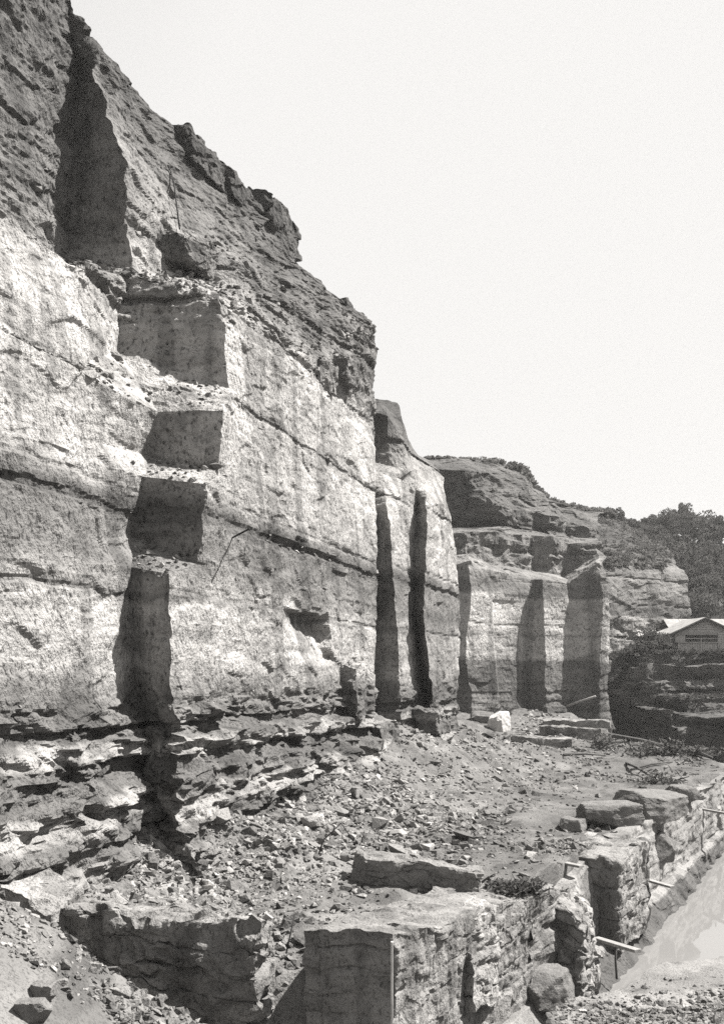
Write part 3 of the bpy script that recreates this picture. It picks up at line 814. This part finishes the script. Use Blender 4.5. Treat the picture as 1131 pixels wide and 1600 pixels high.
def cabin():
    Y0 = 72.0
    base = P3(1100, 1021, Y0)
    t = empty('cabin', base, 'low timber cabin with pale gabled roof above the dark pit wall', 'cabin')
    hw = 50 / FPX * Y0; ez = 31 / FPX * Y0; az = 54 / FPX * Y0
    # porch gable: lapped boards, each its own piece
    nb = 5
    for i in range(nb):
        z0 = ez + .12 + (az - ez - .15) * i / nb; z1 = ez + .12 + (az - ez - .15) * (i + 1) / nb - .02
        def wx(z): return hw * (az - z) / (az - ez)
        poly_obj('gable_board', [(-wx(z0), 0, z0), (wx(z0), 0, z0), (wx(z1) + .001, .03, z1), (-wx(z1) - .001, .03, z1)], (0, .04, 0), M_WOODP, t)
    box_obj('tie_beam', (-hw * .98, -.06, ez - .1), (hw * .4, .1, ez + .12), M_ROOF, t)
    for s in (-1, 1):
        poly_obj('roof_panel', [(0, -.25, az + .05), (s * (hw + .25), -.25, ez - .07), (s * (hw + .25), 5, ez - .07), (0, 5, az + .05)], (0, 0, .08), M_ROOF, t)
        poly_obj('barge_board', [(0, -.3, az + .06), (s * (hw + .27), -.3, ez - .09), (s * (hw + .27), -.3, ez - .25), (0, -.3, az - .1)], (0, .04, 0), M_WOODD, t)
    for x in (-hw + .1, hw * .35):
        box_obj('post', (x - .08, -.05, 0), (x + .08, .1, ez - .1), M_WOODD, t)
    # back of the porch, in shade, with side walls
    box_obj('wall', (-hw + .1, 2.0, 0), (hw, 2.1, ez), M_WOODP, t)
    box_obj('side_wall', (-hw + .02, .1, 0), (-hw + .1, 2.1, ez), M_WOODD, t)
    box_obj('end_wall', (-hw + .1, .02, .85), (-hw + .95, .1, ez - .1), M_WOODP, t)
    for i in range(9):                                   # boarded right-hand bay
        z = i * (ez + .1) / 9
        box_obj('wall_board', (hw * .4 + .002, -.12 + .006 * (i % 2), z), (hw * 1.9, -.06, z + (ez + .1) / 9 - .015), M_WOODP, t)
    # breast-high boarding across the porch, with rail and posts
    for i in range(16):
        x0 = -hw * .84 + i * hw * 1.22 / 16
        box_obj('picket', (x0, -.09 + .012 * (i % 3), 0), (x0 + hw * 1.22 / 16 - .02, -.06 + .012 * (i % 3), .78 - .03 * (i % 2)), M_WOODP, t)
    box_obj('rail', (-hw * .86, -.16, .80), (hw * .4, -.1, .86), M_WOODP, t)
    box_obj('rail', (-hw * .6, -.14, 1.1), (hw * .4, -.1, 1.15), M_WOODP, t)
    box_obj('rail_post', (-.35, -.17, 0), (-.27, -.1, 1.2), M_WOODP, t)
    # long wing behind, roof ridge across the picture
    l, r_ = -1.35, hw + 6
    rz = 51 / FPX * Y0
    for k in range(8):                                   # sheets side by side
        x0 = l + (r_ - l) * k / 8; x1 = l + (r_ - l) * (k + 1) / 8 - .03
        poly_obj('roof_sheet', [(x0, 3.0, ez - .1 + .01 * (k % 2)), (x1, 3.0, ez - .1 + .01 * (k % 2)), (x1, 5.6, rz + .35), (x0, 5.6, rz + .35)], (0, 0, .06), M_ROOF, t)
    poly_obj('rear_roof', [(l, 5.6, rz + .35), (r_, 5.6, rz + .35), (r_, 8.4, ez), (l, 8.4, ez)], (0, 0, .06), M_ROOF, t)
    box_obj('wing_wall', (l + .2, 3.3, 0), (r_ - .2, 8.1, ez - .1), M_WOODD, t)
    # lean-to at the left
    q = P3(1010, 1016, Y0 + 4)
    s = empty('shed', q, 'small shed with pale sloping roof left of the cabin', 'shed')
    box_obj('wall', (-.5, 0, 0), (1.3, 1.5, 1.15), M_WOODD, s)
    poly_obj('roof', [(-.7, -.2, 1.05), (1.5, -.2, 1.05), (1.2, 1.7, 1.6), (-.3, 1.7, 1.6)], (0, 0, .06), M_ROOF, s)
cabin()

# ------------------------------------------------------------------ foreground rock
def bed_grooves(p, c, depth=.05, k=1.0):
    """soft partings cut back into a block's sides"""
    z = p[:, 2] / k + fbm(p / (.8 * k), 2, 611) * .06
    g = np.zeros(len(p))
    for zz, w in ((-1.25, .05), (-.95, .03), (-.55, .06), (-.3, .03), (.02, .05), (.3, .03)):
        g += sstep(zz - w, zz, z) * (1 - sstep(zz, zz + w * .6, z))
    d = p - c; d[:, 2] = 0
    d /= np.linalg.norm(d, axis=1)[:, None] + 1e-6
    return p - d * (g * depth)[:, None]

def block(name, c8, label, cat, res=.028, rnd=.12, base=.2, amp=1.0, seed=500, grooves=.05, group=None):
    P, F = hexa(c8, res, rnd)
    P = bed_grooves(P, np.array(c8).mean(0), grooves)
    Q = vec_disp(P, amp, 1.0, seed)
    tl = fbm(P / np.array([.07, .07, .55]), 2, seed + 60) * .016      # upright pick strokes
    Q[:, 0] += tl; Q[:, 1] -= tl * .6
    o = mesh_obj(name, Q, F, M_BLOCK, tone=albedo(Q, 1.0, False, base, .6))
    return tag(o, label, cat, group)

def gz(x, y): return float(ground_h(np.array([float(x)]), np.array([float(y)]))[0])
def c8(front_l, front_r, back_r, back_l, zb, zt, lean=(0, 0)):
    b = [front_l, front_r, back_r, back_l]
    zt = zt if isinstance(zt, (list, tuple)) else [zt] * 4
    return [(x, y, zb) for x, y in b] + [(x + lean[0], y + lean[1], z) for (x, y), z in zip(b, zt)]

block('rock_wall', c8((-4.15, 13.3), (-1.32, 12.55), (-1.25, 13.2), (-4.1, 13.95), -1.6, [.78, .58, .5, .7]), 'low wall of uncut rock with dark face and sunlit rounded top in the foreground', 'rock wall', rnd=.16, amp=1.7, grooves=.13)
block('rock_block', c8((-.78, 12.75), (.42, 12.35), (3.85, 18.2), (2.3, 19.0), -2.4, [.50, .52, -.2, -.1]), 'longest squared rock block in the foreground, shaded front behind the white rod', 'rock block', amp=.8, seed=510, rnd=.17, grooves=.028)
block('rock_slab', c8((1.45, 14.5), (1.68, 14.2), (2.2, 15.1), (1.9, 15.6), -1.2, [.35, .2, .22, .35], (-.1, .1)), 'pale rock slab leaning on the right side of the longest foreground block', 'rock slab', base=.27, seed=520)
block('rock_block', c8((4.2, 20.3), (5.3, 19.8), (6.5, 21.9), (5.3, 22.5), -2.0, [.05, .0, .0, .1]), 'squared rock block with dark front standing over the channel, middle distance', 'rock block', res=.035, seed=530)
block('rock_ridge', c8((-.12, 17.5), (2.02, 16.6), (2.1, 17.2), (-.1, 18.1), -.5, [.58, .42, .4, .55]), 'narrow rock ridge with black shaded side crossing the rubble', 'rock ridge', seed=540, rnd=.1)
block('rock_spur', c8((-6.4, 14.3), (-4.2, 12.95), (-3.95, 13.7), (-6.1, 15.3), -1.6, [1.3, .66, .8, 1.45]), 'sunlit rock spur at the left end of the foreground rock wall, near side shaded', 'rock spur', base=.24, seed=550)
block('rock_ledge', c8((3.45, 17.75), (4.0, 17.3), (4.6, 18.7), (4.0, 19.0), -2.2, [-.3, -.5, -.55, -.2], (-.15, .1)), 'crumbling pale rock ledge at the far end of the longest foreground block', 'rock ledge', amp=2.0, seed=560, base=.24)
block('rock_block', c8((9.4, 51), (12.5, 50.4), (13.2, 51.6), (9.8, 52.4), -.4, [.75, .7, .6, .75]), 'long low dark block at the far end of the floor', 'rock block', res=.07, seed=570)
block('rock_block', c8((7.1, 46), (9.9, 45.4), (10.2, 46.5), (7.4, 47), -.4, [.6, .5, .5, .6]), 'long low dark block beside the white boulder', 'rock block', res=.07, seed=580)
block('rock_block', c8((10.6, 56), (14.3, 55.2), (14.6, 57), (10.9, 58), -.4, [.85, .8, .8, .85]), 'farthest long low block under the leaning pole', 'rock block', res=.08, seed=590)

def boulder_mesh(seed, sub=4, planes=14, rough=.05):
    bm = bmesh.new(); bmesh.ops.create_icosphere(bm, subdivisions=sub, radius=1)
    D = np.array([v.co[:] for v in bm.verts]); F = np.array([[v.index for v in f.verts] for f in bm.faces]); bm.free()
    r = np.random.default_rng(seed)
    N = r.normal(size=(planes, 3)); N /= np.linalg.norm(N, axis=1)[:, None]
    N = np.concatenate([N, [[0, 0, 1], [0, 0, -1], [1, 0, 0], [-1, 0, 0], [0, 1, 0], [0, -1, 0]]])
    d = r.uniform(.62, .95, len(N))
    dt = D @ N.T
    rr = np.where(dt > .05, d / np.maximum(dt, .05), 9).min(1)
    P = D * rr[:, None]
    if rough: P = P * (1 + rough * fbm(P / .35 + seed, 3, seed)[:, None])
    return P, F

def floor_hit(px, py):
    Ys = np.geomspace(7, 90, 900)
    X = (px - CX) / FPX * Ys; z = H + (HY - py) / FPX * Ys
    g = ground_h(X, Ys)
    hit = (z <= g) & (g > -2.2)
    if not hit.any():
        y = H * FPX / (py - HY); return np.array([(px - CX) / FPX * y, y, 0.0])
    k = np.argmax(hit)
    return np.array([X[k], Ys[k], g[k]])

def boulder(px, py, size, label, seed, mat, rot=0.0):
    q = floor_hit(px, py)
    P, F = boulder_mesh(seed, 5, 14, .05)
    P = P * np.array(size)
    c, s_ = math.cos(rot), math.sin(rot)
    P = np.stack([P[:, 0] * c - P[:, 1] * s_, P[:, 0] * s_ + P[:, 1] * c, P[:, 2]], 1)
    o = mesh_obj('boulder', P, F, mat)
    o.location = (q[0], q[1], q[2] + size[2] * .45)
    return tag(o, label, 'boulder')
boulder(780, 1142, (.85, .75, .8), 'white angular boulder standing on end near the buttress foot', 21, M_STONE_W, .6)
boulder(752, 1128, (.9, .6, .5), 'grey boulder with dark side just left of the white boulder', 2, M_STONE)
boulder(489, 1292, (.3, .28, .22), 'pale rounded boulder on the scree above the bent rod', 3, M_STONE_L, .7)
boulder(1018, 1345, (.75, .7, .55), 'big dark boulder behind the squared block over the channel', 4, M_STONE)
boulder(945, 1288, (.9, .7, .42), 'flat-topped boulder at the floor edge, left of the tallest heap', 5, M_STONE, .3)
boulder(1010, 1270, (1.1, .9, .55), 'largest lumpy boulder on the right edge of the floor', 6, M_STONE, .8)
boulder(895, 1300, (.45, .4, .26), 'small dark boulder lying in front of the flat-topped one', 7, M_STONE, 1.1)
boulder(1062, 1250, (.6, .6, .4), 'rough boulder beyond the channel plank at the right', 8, M_STONE, .2)
boulder(852, 1562, (.62, .5, .5), 'rough boulder wedged at the wall foot beside the near bank', 13, M_STONE, .5)
boulder(646, 1396, (.10, .09, .06), 'small white stone at the foot of the narrow rock ridge', 9, M_STONE_L)
boulder(272, 1398, (.12, .1, .1), 'single rounded stone resting behind the foreground rock wall', 10, M_STONE)
boulder(70, 1560, (.16, .14, .13), 'dark rounded stone on the spoil bank at the lower left', 11, M_STONE)
boulder(52, 1590, (.2, .16, .12), 'lowest dark stone on the spoil bank at the lower left corner', 12, M_STONE)

def hull(seed, n=13):
    r = np.random.default_rng(seed)
    bm = bmesh.new()
    for q in r.uniform(-1, 1, (n, 3)) * np.array([1, .8, .62]): bm.verts.new(q)
    bmesh.ops.convex_hull(bm, input=bm.verts)
    bmesh.ops.delete(bm, geom=[v for v in bm.verts if not v.link_faces], context='VERTS')
    bmesh.ops.triangulate(bm, faces=bm.faces[:])
    bm.verts.index_update()
    V_ = np.array([v.co[:] for v in bm.verts]); F_ = np.array([[v.index for v in f.verts] for f in bm.faces]); bm.free()
    return V_, F_
HULLS = [hull(900 + i) for i in range(12)]

def scree_points(n, r):
    """where loose stone lies: thick on the scree, thin on the floor"""
    out = []
    while len(out) < n:
        m = 6000
        Y = np.exp(r.uniform(math.log(9.2), math.log(62), m)) if r.uniform() < .6 else r.uniform(12.8, 24, m); u = r.uniform(-.42, .42, m); X = u * Y
        s = X - cliff_x(Y)
        sc_ = np.clip(1.25 - s / np.interp(Y, [13, 20, 31], [4.5, 5.2, 6]), 0, 1)
        heap = np.clip(vnoise(np.stack([X / 2.2, Y / 1.6, 0 * X], 1), 701) * 1.6, 0, 1)
        d = np.maximum(sc_ ** 1.3 * (.3 + .7 * np.clip(.6 + 1.4 * vnoise(np.stack([X / .9, Y / 1.5, 0 * X], 1), 703), 0, 1)), .025 + .5 * heap ** 1.6)
        w = X - wline(Y)
        ok = (s > -.2) & (r.uniform(0, 1, m) < d) & ((w < -.25) | ((w > 1.0) & (Y < 16)))
        for x, y in zip(X[ok], Y[ok]): out.append((x, y))
    return np.array(out[:n])

def stones():
    r = np.random.default_rng(77)
    meshes = []
    for i, (v, f) in enumerate(HULLS):
        me = bpy.data.meshes.new('stone'); me.from_pydata([tuple(q) for q in v], [], [tuple(int(k) for k in q) for q in f])
        me.materials.append(M_STONE if i % 5 else M_STONE_L); meshes.append(me)
    pts = scree_points(290, r)
    z = ground_h(pts[:, 0], pts[:, 1])
    for (x, y), zz in zip(pts, z):
        o = bpy.data.objects.new('stone', meshes[r.integers(0, 12)]); COL.objects.link(o)
        sz = (.035 + .0024 * y) * r.uniform(.7, 1.9) * (1.5 if r.uniform() < .12 else 1)
        o.location = (x, y, zz + sz * .25); o.scale = (sz, sz * r.uniform(.7, 1), sz * r.uniform(.6, 1)); o.rotation_euler = (r.uniform(-.5, .5), r.uniform(-.5, .5), r.uniform(0, 6.3))
        s = x - float(cliff_x(np.array(y)))
        hue = 'pale' if o.data.materials[0] is M_STONE_L else 'grey'
        if y < 12.6: where = 'on the spoil bank in the near corner'
        elif s < 4.2: where = 'in the scree just behind the foreground rock wall' if y < 16 else 'in the scree below the big cliff face' if y < 24 else 'in the scree under the tall shaded clefts' if y < 34 else 'on the slope beyond the buttresses'
        else: where = 'by the narrow rock ridge' if y < 19 else 'on the middle of the open floor' if y < 32 else 'on the far part of the floor'
        tag(o, 'loose %s angular stone lying %s' % (hue, where), 'stone', 'loose stones ' + where)
    # finer rubble, past counting
    n = 47000
    pts = scree_points(n, r)
    z = ground_h(pts[:, 0], pts[:, 1])
    n += len(LEDGE); pts = np.concatenate([pts, LEDGE[:, :2]]); z = np.concatenate([z, LEDGE[:, 2]])
    sz = (.0125 + .001 * pts[:, 1]) * r.lognormal(0, .5, n) * np.where((pts[:, 1] < 26) & (pts[:, 0] - cliff_x(pts[:, 1]) < 5.5), 1.35, 1.0)
    PP, FF, TT, off = [], [], [], 0
    kind = r.integers(0, 12, n)
    for k, (v, f) in enumerate(HULLS):
        idx = np.where(kind == k)[0]; m = len(idx)
        a, b = r.uniform(0, 6.3, m), r.uniform(-.7, .7, m)
        ca, sa, cb, sb = np.cos(a), np.sin(a), np.cos(b), np.sin(b)
        x = v[:, 0][None] * cb[:, None] + v[:, 2][None] * sb[:, None]; zz = -v[:, 0][None] * sb[:, None] + v[:, 2][None] * cb[:, None]; y = np.broadcast_to(v[:, 1][None], x.shape)
        X = x * ca[:, None] - y * sa[:, None]; Y = x * sa[:, None] + y * ca[:, None]
        P = np.stack([X, Y, zz], 2) * sz[idx][:, None, None] + np.stack([pts[idx, 0], pts[idx, 1], z[idx] + sz[idx] * .2], 1)[:, None, :]
        PP.append(P.reshape(-1, 3)); TT.append(np.repeat(.15 * r.lognormal(0, .32, m) * np.where(pts[idx, 0] - cliff_x(pts[idx, 1]) > 4.5, .8, 1.05), len(v)))
        FF.append((f[None] + (np.arange(m) * len(v))[:, None, None] + off).reshape(-1, 3)); off += m * len(v)
    o = mesh_obj('rubble', np.concatenate(PP), np.concatenate(FF), M_GROUND, tone=np.concatenate(TT))
    tag(o, 'fine broken rubble strewn over the scree and the quarry floor', 'rubble', kind='stuff')
stones()

# ------------------------------------------------------------------ timber and iron
M_IRON = rock_material('rusty_iron', .035, k=.3, bump=.2)
M_WHITE = rock_material('white_painted_wood', .42, k=.3, bump=.1, speck=.15)
M_PLANK = rock_material('bleached_plank', .24, k=.3, bump=.3, speck=.4)
M_LOG = rock_material('driftwood', .09, k=.3, bump=.6)

def plank(a, b, w, th, label, name='plank', mat=None, cat='plank'):
    a, b = Vector(a), Vector(b); d = b - a; L = d.length
    o = box_obj(name, (0, -w / 2, -th / 2), (L, w / 2, th / 2), mat or M_PLANK, bev=.006)
    o.location = a; o.rotation_euler = d.to_track_quat('X', 'Z').to_euler()
    return tag(o, label, cat)
plank(P3(930, 1466, 19.2), P3(996, 1486, 17.9), .16, .06, 'bleached plank jutting over the channel, nearest of the planks', 'plank')
plank(P3(1000, 1372, 22.6), P3(1050, 1386, 21.6), .14, .05, 'bleached plank jutting out beside the squared block over the channel', 'plank')
plank(P3(868, 1346, 19.6), P3(908, 1354, 19.0), .14, .05, 'short plank lying on top of the squared block', 'plank')
plank(P3(1095, 1264, 31), P3(1145, 1273, 29.5), .12, .06, 'thin plank sticking out at the right edge of the picture', 'plank')
def rod(name, pts, rad, label, cat, mat): return tag(tube_obj(name, pts, rad, mat), label, cat)
rod('post', [P3(962, 1478, 18.6), P3(961, 1500, 18.6), P3(963, 1530, 18.6)], .022, 'thin wooden post under the nearest jutting plank', 'post', M_LOG)
rod('post', [P3(1010, 1380, 22.3), P3(1015, 1398, 22.25), P3(1004, 1425, 22.3)], .03, 'crooked prop under the plank beside the squared block', 'post', M_LOG)
plank(P3(612, 1471, 12.2), P3(612, 1640, 12.2), .045, .03, 'upright white measuring rod against the longest foreground block', 'measuring_rod', M_WHITE, 'rod')
rod('iron_bar', [P3(447, 1490, 13.9), P3(461, 1428, 14.1)], .012, 'dark iron bar stuck upright in the rubble beside the rock wall', 'bar', M_IRON)
rod('bent_rod', [P3(498, 1335, 15.3), P3(505, 1313, 15.4), P3(533, 1286, 15.7), P3(552, 1314, 15.5)], .013, 'thin dark rod bent to a peak on the scree', 'rod', M_IRON)
rod('iron_bar', [V('L2', 360, 842, o=-.1), V('L2', 390, 826, o=.75)], .02, 'iron bar driven slanting into the cliff face', 'bar', M_IRON)
rod('pole', [P3(885, 1103, 55), P3(930, 1088, 54)], .07, 'pale pole leaning at the foot of the far cliff', 'pole', M_PLANK)
rod('rope', [V('U2', 263, 255, o=.15), V('U2', 272, 285, o=.2), V('U2', 276, 318, o=.2), V('U2', 281, 358, o=.2)], .02, 'dark rope hanging down the upper cliff slope', 'rope', M_IRON)

def logs():
    spec = [((935, 1165), (1000, 1160), .09, 'driftwood log on the far floor beside the uprooted stump'), ((950, 1152), (1080, 1180), .12, 'longest driftwood log along the far edge of the floor'), ((1000, 1185), (1085, 1176), .07, 'thin log lying below the longest driftwood log'),
            ((880, 1182), (945, 1182), .06, 'single straight log on the open floor'), ((1080, 1180), (1112, 1188), .1, 'short pale log end poking over the pit edge'), ((978, 1195), (1015, 1215), .06, 'thin branch slanting across the floor near the pit edge'),
            ((985, 1205), (1050, 1192), .05, 'branch crossing the slanting one near the pit edge')]
    for (a, b, rd, lab) in spec:
        p, q = floor_hit(*a), floor_hit(*b)
        p[2] += rd * .8; q[2] += rd * .8
        mid = (p + q) / 2 + np.array([0, .1, .06])
        rod('log', [p, mid, q], [rd, rd * .9, rd * .6], lab, 'log', M_LOG)
logs()

def brush(px, py, w, d, h, n, label, seed, name='brushwood', leaves=300):
    q = floor_hit(px, py); r = random.Random(seed)
    t = empty(name, q, label, 'brushwood')
    L = []
    for _ in range(n):
        x, y = r.gauss(0, w * .4), r.gauss(0, d * .4); a = r.uniform(0, 6.28); l = r.uniform(.15, .5) * (w + d) * .5; e = r.uniform(-.2, .7)
        z = r.uniform(0, h)
        p0 = np.array([x, y, z]); dv = np.array([math.cos(a) * math.cos(e), math.sin(a) * math.cos(e), math.sin(e)]) * l
        rd = r.uniform(.004, .014) * (1 + q[1] / 25)
        L.append(([p0, p0 + dv * .5 + np.array([0, 0, r.uniform(-.04, .05)]), p0 + dv], [rd, rd * .8, rd * .4]))
    tag(join_tubes('twigs', L, M_LOG, t, 4), kind='stuff')
    P, F = leaf_cloud(np.array([0, 0, h * .4]), np.array([w * .9, d * .9, h]), leaves, .03 * (1 + q[1] / 30), seed, 10)
    mesh_obj('dead_leaves', P, F, M_LEAF2, t)
brush(810, 1405, .75, .5, .22, 130, 'heap of dark brushwood and twigs on top of the foreground ledge', 1, leaves=900)
brush(945, 1172, .9, .6, .6, 60, 'tangled uprooted stump on the far floor', 2, 'uprooted_stump')
brush(1040, 1180, 2.4, .8, .45, 110, 'line of tangled brushwood along the far edge of the floor', 3, leaves=800)
brush(775, 1128, 1.2, .7, .8, 60, 'dark brushwood beside the white boulder under the far cliff', 4, leaves=500)
brush(1030, 1225, 1.3, .8, .4, 70, 'ragged brushwood beside the heap on the right of the floor', 5, leaves=400)

def haze():
    t = bpy.data.materials.new('haze_air'); t.use_nodes = True
    n, l = t.node_tree.nodes, t.node_tree.links; n.clear()
    o = n.new('ShaderNodeOutputMaterial'); v = n.new('ShaderNodeVolumePrincipled')
    v.inputs['Color'].default_value = (.96, .95, .93, 1); v.inputs['Density'].default_value = .0004; v.inputs['Anisotropy'].default_value = .3
    l.new(v.outputs[0], o.inputs['Volume'])
    b = box_obj('haze', (-190, -30, -10.5), (290, 320, 34), t)
    b.display_type = 'WIRE'
    tag(b, 'thin pale haze filling the air of the quarry', 'haze', kind='stuff')
haze()
